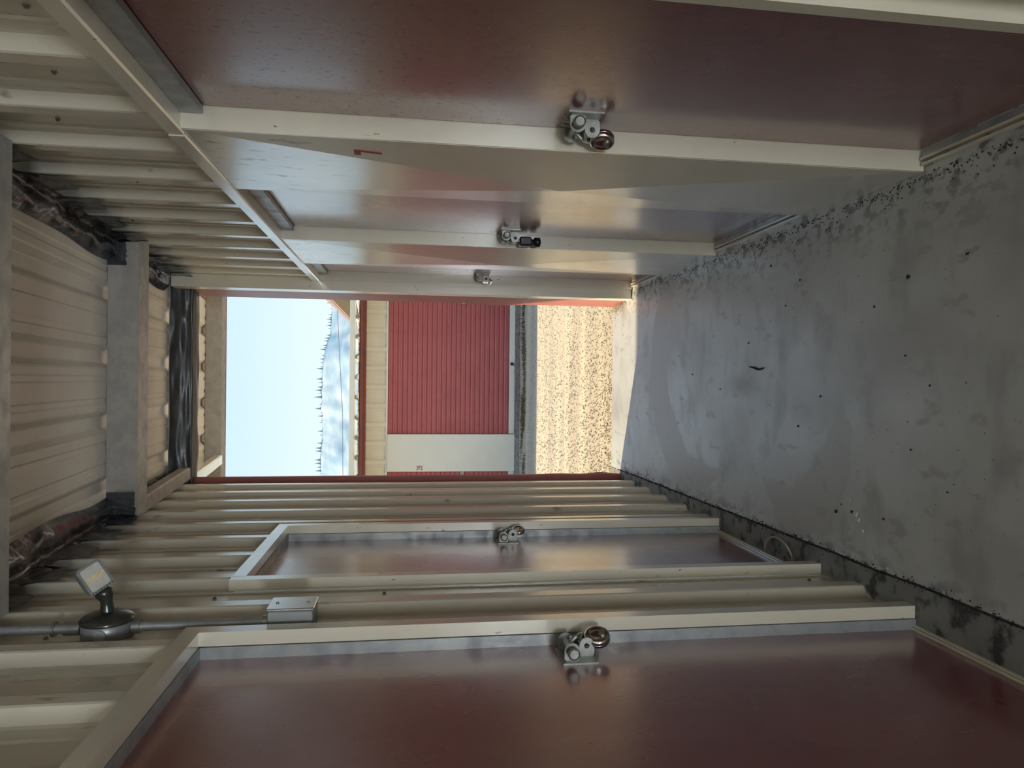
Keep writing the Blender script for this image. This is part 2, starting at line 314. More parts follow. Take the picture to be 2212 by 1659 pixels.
def purlin(y, x0, x1, label, name='roof_purlin'):
    zb = 1.572+0.1135*y; zt = deck(y)-0.0015
    t = empty(name, 0, y, zb)
    B(x0, x1, y, y+.004, zb, zt).build('web', M['galv_dull'], t)
    MB().box(x0, x1, y+.004, y+.088, zb, zb+.004).box(x0, x1, y+.084, y+.088, zb+.004, zb+.022).build('bottom_flange', M['galv'], t)
    B(x0, x1, y+.004, y+.06, deck(y+.004)-0.006, deck(y+.004)-0.002).build('top_flange', M['galv_dull'], t)
    tag(t, label, 'beam'); return t
p1 = purlin(1.33, -0.436, 0.428, 'nearest galvanised roof purlin crossing the ceiling, only its lower flange showing at the frame edge')
for x in (-.12, -.23, -.30): MB().tube([(x,1.375,1.7215),(x,1.375,1.7265)], .005, 8).build('screw', M['zinc'], p1)
p2 = purlin(2.36, -0.436, 0.428, 'bare grey roof purlin spanning the corridor under the ribbed ceiling, second from camera')
p3 = purlin(3.24, -0.47, 0.46, 'roof purlin above the corridor opening wrapped in black foil')
p4 = purlin(4.19, -4.2, 4.2, 'outermost galvanised purlin along the roof edge against the sky')
g = B(-4.2, 4.2, 4.333, 4.345, 2.060, 2.185).build('roof_edge_trim', M['red_trim'], None, True)
tag(g, 'thin dark red metal trim along the outer roof edge above the opening', 'trim')
# mortar-coloured patch tape on purlin two
tp = MB(); tp.box(-.392,-.355,2.3575,2.3597,1.846,1.902); tp.box(-.405,-.392,2.3575,2.3597,1.856,1.892); tp.build('tape_patch', M['tan'], p2)
# insulation film on the purlin ends
def film_patch(x0, x1, z0, z1, y, parent, seed):
    s = MB().grid(lambda u, v: (x0+(x1-x0)*u, y-0.0025-0.003*abs(nz(u*3+seed, v*3, seed, 1.7)), z0+(z1-z0)*v+(0.006*nz(u*5, seed, 0, 2) if v == 0 else 0)), 14, 10)
    s.build('film_patch', M['foil_wrap'], parent)
film_patch(-.434,-.408,1.842,1.934,2.36,p2,1.3); film_patch(.345,.427,1.875,1.934,2.36,p2,4.1); film_patch(-.41,-.36,1.845,1.928,2.36,p2,7)
# full wrap on purlin three
def wrap(u, v):
    x = -0.468+0.926*u; a = v*3
    bulge = 0.006+0.012*nz(x*3, v*3, 2.0, 2.2)
    zb = 1.572+.1135*3.24; zt = deck(3.2)-0.004
    if a < 2: return (x, 3.236-abs(bulge)-0.004*math.sin(v*7), zt+(zb-0.010-zt)*(a/2))
    return (x, 3.236-abs(bulge)+(a-2)*0.098, zb-0.010-0.004*math.sin((a-2)*3)+0.004*nz(x*4, a, 0, 2))
MB().grid(wrap, 90, 18).build('foil_wrap', M['foil_wrap'], p3)

# channels along the left wall head
def channel(y0, y1, label):
    f = lambda y: 1.568+0.1125*y
    xa, xb = -0.438, -0.388
    t = empty('steel_channel', (xa+xb)/2, y0, f(y0))
    if y0 > 3: xa, xb = -0.485, -0.435
    ring = lambda y: [(xa,y,f(y)),(xb-.006,y,f(y)),(xb,y,f(y)+.006),(xb,y,f(y)+.040),(xb-.003,y,f(y)+.040),(xb-.003,y,f(y)+.005),(xa,y,f(y)+.003)]
    MB().loft([ring(y0), ring(y1)]).build('channel_body', M['galv_dull'] if y0 < 3 else M['cream'], t)
    MB().loft([[(xa,y,f(y)+.004),(xa+.003,y,f(y)+.004),(xa+.003,y,f(y)+.045),(xa,y,f(y)+.045)] for y in (y0,y1)]).build('back_flange', M['galv_dull'], t)
    tag(t, label, 'beam'); return t
channel(2.452, 3.225, 'grey steel channel running along the left wall head between two purlins')
channel(3.335, 4.185, 'pale rafter channel under the roof overhang outside the opening')

# crumpled foil closing the wall heads
def foil(side, y0, y1, seed, label, dep=1.0):
    X = RC-0.006 if side > 0 else LC+0.006; first = RF if side > 0 else LF; d = -side
    n = max(20, int((y1-y0)/0.012))
    def jag(y):
        ph = ((y-first)/PITCH)%1.0
        base = 0.052+0.062*max(0.0, min(1.0, (abs(2*ph-1)-.35)*9))
        return dep*(base+0.016*nz(y*6, seed, 0))
    def fn(u, v):
        y = y0+(y1-y0)*u; D = deck(y)-0.003; lo = D-jag(y)
        cw = dep*(0.060+0.030*nz(y*2.5, seed, 5))
        if v < .5: x = X; z = lo+(D-0.018-lo)*(v*2)
        else: t = (v-.5)*2; x = X+d*cw*t; z = D-0.018*(1-t)**1.5-0.016*math.sin(math.pi*t)
        w = 0.011*nz(y*8, v*3.5, seed)+0.004*nz(y*24, v*9, seed+3)
        a = min(1, 6*(1-v), 1)*(0.5+v)
        return (x+d*(0.004+abs(w)*1.6*a), y+0.004*nz(y*20, v*6, seed)*math.sin(math.pi*u), min(z+w*a*(1-v)*2, D))
    o = MB().grid(fn, n, 16).build('foil_strip', M['foil'], None, True)
    return tag(o, label, 'insulation', 'foil strips at the wall heads')
foil(1, 1.44, 2.355, .7, 'crumpled dark foil with a ragged edge at the head of the right wall, nearer length')
foil(1, 2.47, 3.13, 2.9, 'shiny crumpled foil at the head of the right wall next to the corridor opening')
foil(-1, 1.44, 2.355, 5.2, 'ragged dark foil at the head of the left wall above the floodlight')
foil(-1, 2.47, 3.20, 8.4, 'short torn foil pieces behind the steel channel on the left wall head', .40)
foil(1, .95, 1.30, 3.3, 'small flap of dark foil at the head of the right wall, nearest the camera')
foil(-1, .95, 1.30, 6.1, 'small flap of dark foil at the head of the left wall, nearest the camera')

# ------------------------------------------------------------------ latches and doors
def tabpoly(r, h, n=10):      # D-shaped tab outline in (out, z): out from door, rounded tip
    pts = [(0,-r),(h-r,-r)]+[(h-r+r*math.sin(math.pi*i/n), -r*math.cos(math.pi*i/n)) for i in range(1,n)]+[(h-r,r),(0,r)]
    return pts
def tab(xd, d, y, z, r, h, parent, hole=True):
    """upright plate facing along y with a round hole"""
    outer = tabpoly(r, h, 12); cx = h-r; hr = r*0.36; s = MB(); n = 24
    ang = lambda p: math.atan2(p[1], p[0]-cx)
    ring_o = []
    for i in range(n):
        a = 2*math.pi*i/n-math.pi; ca, sa = math.cos(a), math.sin(a)
        if ca >= 0: ring_o.append((cx+r*ca, r*sa))
        else:
            t = min((cx/(-ca)) if ca < -1e-6 else 9, (r/abs(sa)) if abs(sa) > 1e-6 else 9); ring_o.append((cx+t*ca, t*sa))
    ring_i = [(cx+hr*math.cos(2*math.pi*i/n-math.pi), hr*math.sin(2*math.pi*i/n-math.pi)) for i in range(n)]
    vs = [(xd+d*p[0], yy, z+p[1]) for yy in (y-.0018, y+.0018) for p in ring_o+ring_i]
    fs = []
    for i in range(n):
        j = (i+1)%n; fs += [(i,j,n+j,n+i), (2*n+i,3*n+i,3*n+j,2*n+j), (i,2*n+i,2*n+j,j), (n+i,n+j,3*n+j,3*n+i)]
    return s.add(vs, fs).build('tab', M['zinc'], parent)
def latch(xd, d, y, z, parent):
    L = B(xd, xd+d*.003, y-.030, y+.042, z-.026, z+.036).build('latch', M['zinc'], parent)
    tab(xd+d*.003, d, y-.018, z+.018, .0135, .030, L); tab(xd+d*.003, d, y+.034, z+.018, .0135, .030, L)
    tab(xd+d*.003, d, y+.000, z-.012, .0135, .032, L); tab(xd+d*.003, d, y+.030, z-.012, .0135, .032, L)
    MB().tube([(xd+d*.0195,y-.030,z+.018),(xd+d*.0195,y+.046,z+.018)], .0062, 14).build('bolt', M['zinc'], L)
    MB().tube([(xd+d*.0195,y-.036,z+.018),(xd+d*.0195,y-.0345,z+.018),(xd+d*.0195,y-.0305,z+.018)], [.0075,.0105,.0105], 18).build('bolt_end', M['zinc'], L)
    MB().tube([(xd+d*.0195,y+.012,z+.018),(xd+d*.034,y+.012,z+.004)], .004, 10).build('bolt_handle', M['zinc'], L)
    return L
def web_strands(y, z, x, d, parent):
    s = MB()
    for i in range(16):
        a = Vector((x+d*random.uniform(0,.02), y-random.uniform(.0,.05), z+random.uniform(.01,.06)))
        b = Vector((x+d*random.uniform(.015,.03), y-random.uniform(0,.02), z+random.uniform(.005,.03)))
        s.tube([a, (a+b)/2+Vector((0,0,-.003)), b], .00025, 4)
    s.build('cobweb', M['web'], parent)['kind'] = 'stuff'

RD, LD = 0.462, -0.484
def right_door(n, y0, y1, zlatch, label):
    t = struct(empty('door_%d'%n, 0.46, (y0+y1)/2, 0), label)
    B(RD, RD+.02, y0+.002, y1-.006, .012, 1.402).build('door_leaf', M['red_speckled'] if n == 1 else M['red'], t)
    lbl(B(.422, .470, y1-.004, y1, 0.001, 1.391).build('door_jamb', M['cream'], t), 'far cream jamb')
    B(.4315, .4365, y0+.002, y1-.008, 0.0005, .010).build('door_sill', M['cream'], t)
    B(.4415, .4465, y0+.002, y1-.008, 0.0005, .013).build('door_sill', M['cream'], t)
    B(.447, .461, y0+.002, y1-.008, 0.0005, .009).build('sill_track', M['galv'], t)
    L = latch(RD, -1, y1-.062, zlatch, t)
    web_strands(y1-.062, zlatch, RD-.004, -1, t)
    return t
d1 = right_door(1, .757, 1.278, .700, 'nearest dark red steel door on the right, speckled with dried drops')
B(.422, .470, .737, .757, 0.001, 1.391).build('door_jamb', M['cream'], d1)
d2 = right_door(2, 1.662, 2.236, .694, 'middle dark red steel door on the right, between the two flat cream sheets')
d3 = right_door(3, 2.690, 3.136, .688, 'far dark red steel door on the right, next to the daylight opening')
# header over all right-hand doors: two lengths with a joint
for i, (a, b, dz) in enumerate([(-.1, 1.298, .0), (1.302, 3.14, -.002)]):
    h = struct(empty('trim_%d'%(i+1), .44, (a+b)/2, 1.39), 'cream header angle over the right-hand doors, %s length' % ('nearer' if i == 0 else 'farther'))
    MB().prism([(.419+dz,1.391),(.4225+dz,1.3885),(.4605,1.3885),(.4605,1.417),(.419+dz,1.417)], 'y', a, b).build('header_angle', M['cream'], h)
for i, (a, b) in enumerate([(.757,1.272),(1.665,2.23),(2.69,3.13)]):
    B(.448, .4605, a, b, 1.352, 1.388).build('head_track', M['galv'], (d1,d2,d3)[i])
# flat cross-creased cream sheets
def creased(y0, y1, apex):
    z0, z1 = .001, 1.388; yc, zc = (y0+y1)/2, .69; X = .4215
    vs = [(X,y0,z0),(X,y1,z0),(X,y1,z1),(X,y0,z1),(apex,yc,zc),(.47,y0,z0),(.47,y1,z0),(.47,y1,z1),(.47,y0,z1)]
    fs = [(0,1,4),(1,2,4),(2,3,4),(3,0,4),(0,5,6,1),(1,6,7,2),(2,7,8,3),(3,8,5,0),(5,8,7,6)]
    return MB().add(vs, fs).build('creased_sheet', M['cream_sheet'], wr)
cs7 = creased(1.2785, 1.660, .400); cs6 = creased(2.2365, 2.688, .402)
def plate7():
    # block numeral 7, stem leaning
    yc, z0 = 1.331, 1.055
    P = lambda a, b: (yc-a, z0+b)      # a to the reader's right
    xf = .4195
    def surf(y, z): return .4215-.0215*(max(0, min((y-1.2785)/.19, 1)))
    poly1 = [P(-.010,.050),P(.011,.050),P(.011,.038),P(-.010,.038)]
    poly2 = [P(.011,.038),P(.003,.038),P(-.003,.0),P(.004,.0)]
    s = MB()
    for pl in (poly1, poly2):
        f = [(surf(y,z)-.0008, y, z) for y, z in pl]; b = [(surf(y,z)+.0004, y, z) for y, z in pl]; n = 4
        s.add(f+b, [(0,1,2,3),(7,6,5,4)]+[(i,(i+1)%4,4+(i+1)%4,4+i) for i in range(4)])
    return lbl(s.build('number_seven', M['numred'], wr), 'dark red painted number 7')
plate7()
def text_mesh(txt, size, m, name, parent, mtx, xs=1.0, label=None):
    cu = bpy.data.curves.new('t', 'FONT'); cu.body = txt; cu.size = size*S; cu.extrude = .0006*S; cu.align_x = 'CENTER'
    tmp = bpy.data.objects.new('t', cu); C.collection.objects.link(tmp); bpy.context.view_layer.update()
    me = bpy.data.meshes.new_from_object(tmp.evaluated_get(bpy.context.evaluated_depsgraph_get()))
    bpy.data.objects.remove(tmp); bpy.data.curves.remove(cu)
    me.transform(Matrix.Diagonal((xs,1,1,1))); me.transform(mtx); me.name = name
    if parent:
        me.transform(Matrix.Translation(-Vector(parent.location)))
    me.materials.clear(); me.materials.append(m)
    o = bpy.data.objects.new(name, me); C.collection.objects.link(o); o.parent = parent
    if label: o['label'] = label
    return o
# 6 on the farther creased sheet: reader faces +x, text x -> -y, text y -> +z
mt = Matrix(((0,0,-1,(.4215-.0024)*S),(-1,0,0,2.284*S),(0,1,0,1.035*S),(0,0,0,1)))
text_mesh('6', .085, M['numred'], 'number_six', wr, mt, .8, 'dark red painted number 6')

def left_door(n, y0, y1, label, near):
    t = struct(empty('door_%d'%n, -0.47, (y0+y1)/2, 0), label)
    B(LD, LD-.02, y0, y1, .014, 1.372).build('door_leaf', M['red'], t)
    B(-.438, -.4625, y1, y1+.030, .002, 1.383).build('door_jamb', M['cream'], t)
    B(-.4635, LD-.004, y1-.004, y1+.02, .002, 1.36).build('inner_jamb', M['galv'], t)
    B(-.438, -.4625, y0-.030, y0, .002, 1.383).build('door_jamb', M['cream'], t)
    B(-.4635, LD-.004, y0-.02, y0+.004, .002, 1.36).build('inner_jamb', M['galv'], t)
    B(-.4375, -.4625, y0-.001, y1+.001, 1.353, 1.383).build('door_header', M['cream'], t)
    B(-.4635, LD-.004, y0, y1, 1.350, 1.378).build('head_track', M['galv'], t)
    B(-.474, -.477, y0+.004, y1-.004, .0025, .010).build('door_sill', M['cream'], t)
    B(-.478, -.483, y0+.004, y1-.004, .0025, .013).build('door_sill', M['cream'], t)
    latch(LD, 1, y1-.068, .700, t)
    return t
d4 = left_door(4, .50, 1.280, 'nearest dark red steel door on the left below the floodlight', True)
d5 = left_door(5, 1.636, 2.182, 'farther dark red steel door on the left between two ribbed wall sections', False)

# ------------------------------------------------------------------ padlocks
def disc_padlock(c, nrm, down, r, th, label):
    c = Vector(c); n = Vector(nrm).normalized(); dn = Vector(down); dn = (dn-n*dn.dot(n)).normalized(); sd = n.cross(dn)
    t = empty('disc_padlock', *(c+dn*r))
    prof = [(0,-.5),(.80,-.5),(.93,-.40),(1,-.2),(1,-.05),(.955,0),(1,.05),(1,.2),(.93,.40),(.80,.5),(.62,.5),(.58,.44),(.3,.44),(0,.44)]
    rings = []; N = 36
    for rr, h in prof[1:-1]:
        rings.append([tuple(c+n*(h*th)+(dn*math.cos(2*math.pi*i/N)+sd*math.sin(2*math.pi*i/N))*rr*r) for i in range(N)])
    MB().loft(rings, smooth=True).build('lock_body', M['steel'], t)
    k = c+dn*r*.35+n*th*.45
    MB().tube([k, k+n*th*.12], r*.24, 16).build('keyhole_plug', M['zinc'], t)
    a0 = c-dn*r*.55
    pts = [a0+sd*r*.62*math.cos(a)-dn*r*.62*math.sin(a) for a in [math.pi*i/12 for i in range(13)]]
    MB().tube(pts, r*.13, 10).build('shackle', M['steel'], t)
    return tag(t, label, 'padlock')
disc_padlock((-.4545,1.228,.665), (1,-.35,.1), (0,.1,-1), .0235, .017, 'round chrome disc padlock on the latch of the nearest left door')
disc_padlock((.432,1.238,.664), (-1,-.35,.1), (0,.1,-1), .0225, .017, 'round steel disc padlock hanging from the nearest right door latch')
disc_padlock((-.4545,2.135,.668), (1,-.45,.1), (0,.1,-1), .020, .012, 'small brassy steel disc padlock on the far left door latch')
disc_padlock((.432,3.095,.668), (-1,-.55,.15), (0,.1,-1), .0215, .013, 'shiny oval padlock on the far right door beside the opening')
def body_padlock():
    t = empty('black_padlock', .432, 2.19, .60)
    B(.418, .446, 2.168, 2.205, .630, .668, .004).build('lock_body', M['black'], t)
    MB().tube([(.432,2.186,.630),(.432,2.186,.622),(.432,2.186,.620),(.432,2.186,.604),(.432,2.186,.601)], [.009,.009,.015,.015,.010], 16).build('cylinder_knob', M['black'], t)
    pts = [(.432, 2.1865+.012*math.cos(a), .668+.020*math.sin(a)) for a in [math.pi*i/12 for i in range(13)]]
    MB().tube(pts, .003, 10).build('shackle', M['steel'], t)
    tag(t, 'black weatherproof padlock hanging from the middle right door latch', 'padlock')
body_padlock()

# ------------------------------------------------------------------ corridor end posts
t = empty('red_corner_post', .43, 3.25, 0)
MB().prism([(.380,3.142),(.470,3.142),(.470,3.20),(.377,3.20)], 'z', .002, 1.99).build('cream_return', M['cream'], t)
def postface():
    n = 40; rings = []
    for i in range(n+1):
        z = .004+1.99*i/n; d = .0
        if .45 < z < .72: d = .006*math.sin((z-.45)/.27*math.pi)
        rings.append([(.382-d*.4,3.201,z),(.367-d,3.385,z),(.372,3.392,z),(.468,3.392,z),(.468,3.201,z)])
    return MB().loft(rings)
postface().build('red_face', M['red_trim'], t)
tag(t, 'tall dark red steel corner post on the right side of the corridor opening', 'post')
t = empty('red_corner_post', -.46, 3.3, 0)
def lp():
    rings = []; n = 60
    for i in range(n+1):
        z = .004+2.0*i/n; d = 0.010*math.exp(-((z-.10)/.06)**2)+.004*math.exp(-((z-.30)/.08)**2)
        rings.append([(-.472,3.238,z),(-.471,3.262-d,z),(-.441+d*.5,3.271-d*.6,z),(-.438+d,3.275,z),(-.438+d*.8,3.29,z),(-.472,3.29,z)])
    return MB().loft(rings)
lp().build('red_face', M['red_trim'], t)
tag(t, 'dark red steel corner post, dented near its foot, left of the corridor opening', 'post')

# ------------------------------------------------------------------ floodlight, conduit, junction box
yl, zl = 1.352, 1.528
t = empty('wall_floodlight', -.44, yl, zl-.04)
def disc_rings(prof, y, z, n=36): return [[(x, y+r*math.cos(2*math.pi*i/n), z+r*math.sin(2*math.pi*i/n)) for i in range(n)] for x, r in prof]
MB().loft(disc_rings([(-.462,.041),(-.4615,.042),(-.436,.0425),(-.435,.041)], yl, zl), smooth=True).build('round_box', M['greybox'], t)
MB().tube([(-.448, yl-.0425, zl-.004), (-.448, yl-.0445, zl-.004)], .010, 16).build('knockout', M['galv'], t)
MB().loft(disc_rings([(-.4355,.044),(-.431,.045),(-.426,.040),(-.420,.026),(-.417,.012)], yl, zl), smooth=True).build('domed_cover', M['bronze'], t)
MB().tube([(-.419,yl,zl),(-.408,yl,zl+.001),(-.398,yl,zl+.002),(-.390,yl,zl+.004),(-.383,yl,zl+.007),(-.378,yl,zl+.010)], [.0125,.0105,.0100,.0145,.0155,.010], 16).build('swivel_arm', M['bronze'], t)
n = Vector((.30,-.72,-.62)).normalized(); v = Vector((-.82,0,-.57)); v = (v-n*v.dot(n)).normalized(); u = n.cross(v)
hc = Vector((-.352, yl-.018, zl+.014))
def hp(a, b, c): return tuple(hc+u*a+v*b+n*c)
W, Hh = .0215, .0255
def rr(a, b, c, q=.25):
    pts = []
    for sx, sy, st in ((1,1,0),(-1,1,1),(-1,-1,2),(1,-1,3)):
        for k in range(4):
            an = math.pi/2*(st+k/3); r = q*min(a,b); pts.append(hp(sx*(a-r)+r*math.cos(an), sy*(b-r)+r*math.sin(an), c))
    return pts
MB().loft([rr(W*.55,Hh*.6,-.034), rr(W*.8,Hh*.85,-.031), rr(W*.9,Hh*.95,-.010), rr(W,Hh,-.005), rr(W,Hh,.001)]).build('housing', M['greybox'], t)
for k in range(6):
    o = -.018+.0072*k
    MB().loft([[hp(-W*.75,o,-.034),hp(W*.75,o,-.034),hp(W*.75,o+.0015,-.034),hp(-W*.75,o+.0015,-.034)],[hp(-W*.6,o,-.041),hp(W*.6,o,-.041),hp(W*.6,o+.0015,-.041),hp(-W*.6,o+.0015,-.041)]]).build('cooling_fin', M['greybox'], t)
fr = MB(); o_, i_ = rr(W*1.02,Hh*1.02,.0015), rr(W*.80,Hh*.84,.0015); q_ = rr(W*1.02,Hh*1.02,-.001); N_ = 16
fr.add(o_+i_+q_, [(i,(i+1)%N_,N_+(i+1)%N_,N_+i) for i in range(N_)]+[(2*N_+i,2*N_+(i+1)%N_,(i+1)%N_,i) for i in range(N_)]); fr.build('lens_frame', M['greybox'], t)
MB().loft([rr(W*.81,Hh*.85,.0008), rr(W*.80,Hh*.84,.0013)]).build('lens', M['lens'], t)
MB().loft([[hp(-W*.80,-.0045,.0012),hp(W*.80,-.0045,.0012),hp(W*.80,.0045,.0012),hp(-W*.80,.0045,.0012)],[hp(-W*.8,-.0045,.002),hp(W*.8,-.0045,.002),hp(W*.8,.0045,.002),hp(-W*.8,.0045,.002)]]).build('led_strip', M['led'], t)
for k in range(8):
    a = -W*.82+k*W*.235
    c0 = Vector(hp(a, Hh*.92, .0012)); MB().tube([c0, c0+n*.0008], .0011, 8).build('vent_hole', M['dark'], t)
tag(t, 'small square floodlight on a round wall box with domed bronze cover, left wall', 'lamp')
t = empty('conduit', -.45, yl, 1.255)
MB().tube([(-.447,yl,1.252),(-.447,yl,zl-.043)], .0082, 16).build('pipe', M['galv'], t)
MB().tube([(-.447,yl,1.252),(-.447,yl,1.262)], .0115, 14).build('coupling', M['zinc'], t)
MB().tube([(-.447,yl,zl-.056),(-.447,yl,zl-.043)], .0125, 14).build('coupling', M['zinc'], t)
tag(t, 'thin galvanised conduit pipe between the floodlight and the metal junction box', 'pipe')
t = empty('conduit', -.45, yl, zl+.043)
MB().tube([(-.447,yl,zl+.043),(-.447,yl,deck(yl)-.1)], .0082, 16).build('pipe', M['galv'], t)
MB().tube([(-.447,yl,zl+.043),(-.447,yl,zl+.070)], .0120, 14).build('coupling', M['zinc'], t)
MB().tube([(-.447,yl,zl+.085),(-.447,yl,zl+.09)], .0135, 14).build('coupling', M['zinc'], t)
tag(t, 'short conduit rising from the floodlight box towards the ceiling', 'pipe')
t = empty('junction_box', -.44, yl, 1.17)
B(-.4625, -.422, 1.330, 1.398, 1.170, 1.251, .002).build('box_body', M['greybox'], t)
B(-.4215, -.417, 1.328, 1.400, 1.168, 1.253, .002).build('cover_plate', M['steel_plate'], t)
for z in (1.183, 1.238): MB().tube([(-.4169,1.364,z),(-.4155,1.364,z)], .003, 10).build('screw', M['zinc'], t)
tag(t, 'rectangular metal junction box with flat cover plate on the left wall', 'electrical box')

# ------------------------------------------------------------------ litter on the corridor floor
def cable():
    pts = []
    for i in range(25):
        a = math.pi*i/24; pts.append((-.470+.052*math.sin(a), 1.80-.075*math.cos(a), .006+.004*math.sin(a)))
    o = MB().tube(pts, .0028, 8).build('cable_loop', M['cable'], None, True)
    tag(o, 'thin cream cable looping out from under the far left door', 'cable')
cable()
o = MB().tube([(.045,1.905,.003),(.040,1.93,.004),(.047,1.965,.004),(.050,1.99,.003)], [.002,.003,.0025,.001], 6).build('twig', M['debris'], None, True)
tag(o, 'small dark twig lying in the middle of the concrete floor', 'twig')
def fleck(name, x, y, r, m, label, cat, group=None):
    pts = []; k = 9
    for i in range(k):
        a = 2*math.pi*i/k; q = r*(.55+.6*random.random()); pts.append((x+q*math.cos(a)*.8, y+q*math.sin(a)*1.2))
    s = MB().add([(p[0],p[1],.0008) for p in pts]+[(x+(p[0]-x)*.6, y+(p[1]-y)*.6, .0008+r*.28) for p in pts],
                 [(i,(i+1)%k,k+(i+1)%k,k+i) for i in range(k)]+[tuple(range(k,2*k))])
    return tag(s.build(name, m, None, True), label, cat, group)
for x, y, r in [(-.265,1.495,.006),(-.292,1.475,.009),(-.302,1.465,.008),(-.325,1.45,.007),(-.36,1.40,.004),(-.385,1.365,.004)]:
    fleck('bird_dropping', x, y, r, M['paper'], 'white bird dropping on the floor near the left door', 'dropping', 'white droppings on the floor')
for x, y, r in [(-.29,1.49,.005),(-.30,1.55,.006),(-.285,1.38,.005),(-.28,1.53,.003),(.22,1.315,.006),(.27,1.72,.004),(.21,1.79,.004),(.33,1.87,.005),(.03,2.42,.004),(-.02,2.19,.004),
                (.10,2.55,.003),(.12,2.0,.004),(-.11,1.72,.004),(-.03,1.62,.004),(.0,1.25,.003),(.06,1.32,.003),(-.13,1.30,.003),(.17,1.42,.004),(-.2,1.2,.003),(.24,1.16,.004)]:
    fleck('floor_fleck', x, y, r, M['debris'], 'small dark crumb of dirt on the concrete floor', 'debris', 'dark crumbs on the floor')
# dead leaves and web clump at the foot of the right post
s = MB()
for i in range(170):
    a = Vector((.385-abs(random.gauss(0,.030)), 3.33+random.gauss(0,.05), .003+abs(random.gauss(0,.010)))); 
    if a.x > .372 and a.y > 3.19: a.x = .358-random.random()*.02
    b = a+Vector((random.uniform(-1,1),random.uniform(-1,1),random.uniform(-.2,.6)))*.011
    s.tube([a,(a+b)/2+Vector((0,0,.002)),b], .0008, 4)
o = s.build('dry_debris', M['web'], None, True); o['kind'] = 'stuff'; tag(o, 'clump of dry leaf and web litter at the foot of the right corner post', 'litter')
# dirt crumbs along the foot of the right wall
s = MB()
for i in range(900):
    y = random.uniform(.95, 3.1); x = .4195-abs(random.gauss(0,.014))*(1.6 if (y*5.3)%1 < .5 else .8)-.002; r = random.uniform(.0006,.0022)
    if 1.28 < y < 1.66 or 2.24 < y < 2.69: x -= .004
    s.add([(x-r,y-r,.0002),(x+r,y-r,.0002),(x+r*.7,y+r,.0002),(x-r*.8,y+r*.6,.0002),(x,y,.0002+r)], [(0,1,4),(1,2,4),(2,3,4),(3,0,4),(3,2,1,0)])
o = s.build('dirt_crumbs', M['debris'], None, True); o['kind'] = 'stuff'; tag(o, 'line of dark dirt crumbs along the foot of the right wall', 'dirt')
s = MB()
for i in range(900):
    y = random.uniform(.85, 3.2); x = crack(y)+random.gauss(0,.005); r = random.uniform(.0006,.0022)
    s.add([(x-r,y-r,.0005),(x+r,y-r,.0005),(x+r*.7,y+r,.0005),(x-r*.8,y+r*.6,.0005),(x,y,.0006+r)], [(0,1,4),(1,2,4),(2,3,4),(3,0,4),(3,2,1,0)])
o = s.build('dirt_crumbs', M['debris'], None, True); o['kind'] = 'stuff'; tag(o, 'dark dirt gathered in the floor joint along the left wall', 'dirt')

# ------------------------------------------------------------------ ground outside
def gz(y): return -.032-.0294*(y-3.44) if y > 3.44 else -.032
gr = struct(empty('ground', 0, 6, gz(6)), 'sunlit gravel lane between the two storage buildings')
def gfn(u, v):
    x = -14+28*u; y = 3.44+v*4.4; return (x, y, gz(y)+.004*nz(x,y*3,0,1.2))
MB().grid(gfn, 120, 60).build('gravel_lane', M['gravel'], gr)
def far(u, v):
    x = -160+320*u; y = 9.6+v*v*400; return (x, y, -.2)
MB().grid(far, 8, 8).build('far_ground', M['gravel'], gr)
MB().grid(lambda u, v: (-14+28*u, -4.0-v*20, -.05), 4, 4).build('rear_ground', M['gravel'], gr)
B(-14, 14, 7.28, 7.79, -.3, gz(7.5)+.004).build('concrete_footing', M['concrete_edge'], gr)
s = MB()
for i in range(9000):
    y = 3.46+(random.random()**1.5)*3.3; x = random.uniform(-.16*y-.2, .14*y+.2); r = random.uniform(.0018,.0058); z = gz(y)+.001
    h = r*random.uniform(.6,1.1); a = random.random()*6
    p = [(x+r*math.cos(a+k*1.57)*random.uniform(.7,1.2), y+r*math.sin(a+k*1.57)*random.uniform(.7,1.2), z-r*.2) for k in range(4)]
    q = [(x+(p_[0]-x)*.6, y+(p_[1]-y)*.6, z+h) for p_ in p]
    s.add(p+q, [(0,1,5,4),(1,2,6,5),(2,3,7,6),(3,0,4,7),(4,5,6,7)])
o = s.build('loose_stones', M['stone'], gr); o['kind'] = 'stuff'
s = MB()
for i in range(5200):
    y = random.gauss(7.06,.09); x = random.uniform(-1.7,1.5); 
    if not 6.8 < y < 7.3: continue
    if nz(x*2.3, y*3, 4) < -.18: continue
    h = random.uniform(.008,.032); a = random.random()*6.28; r = .0035; z = gz(y)
    l = Vector((random.uniform(-.6,.6),random.uniform(-.6,.6),1))*h
    s.add([(x-r*math.cos(a),y-r*math.sin(a),z),(x+r*math.cos(a),y+r*math.sin(a),z),(x+l.x,y+l.y,z+l.z),(x+.6*r*math.sin(a)+l.x*.5,y-.6*r*math.cos(a)+l.y*.5,z+l.z*.6)], [(0,1,2),(0,1,3),(1,2,3)])
o = s.build('weeds', M['weed'], None, True); o['kind'] = 'stuff'; tag(o, 'strip of low dry weeds along the foot of the opposite building', 'weeds')

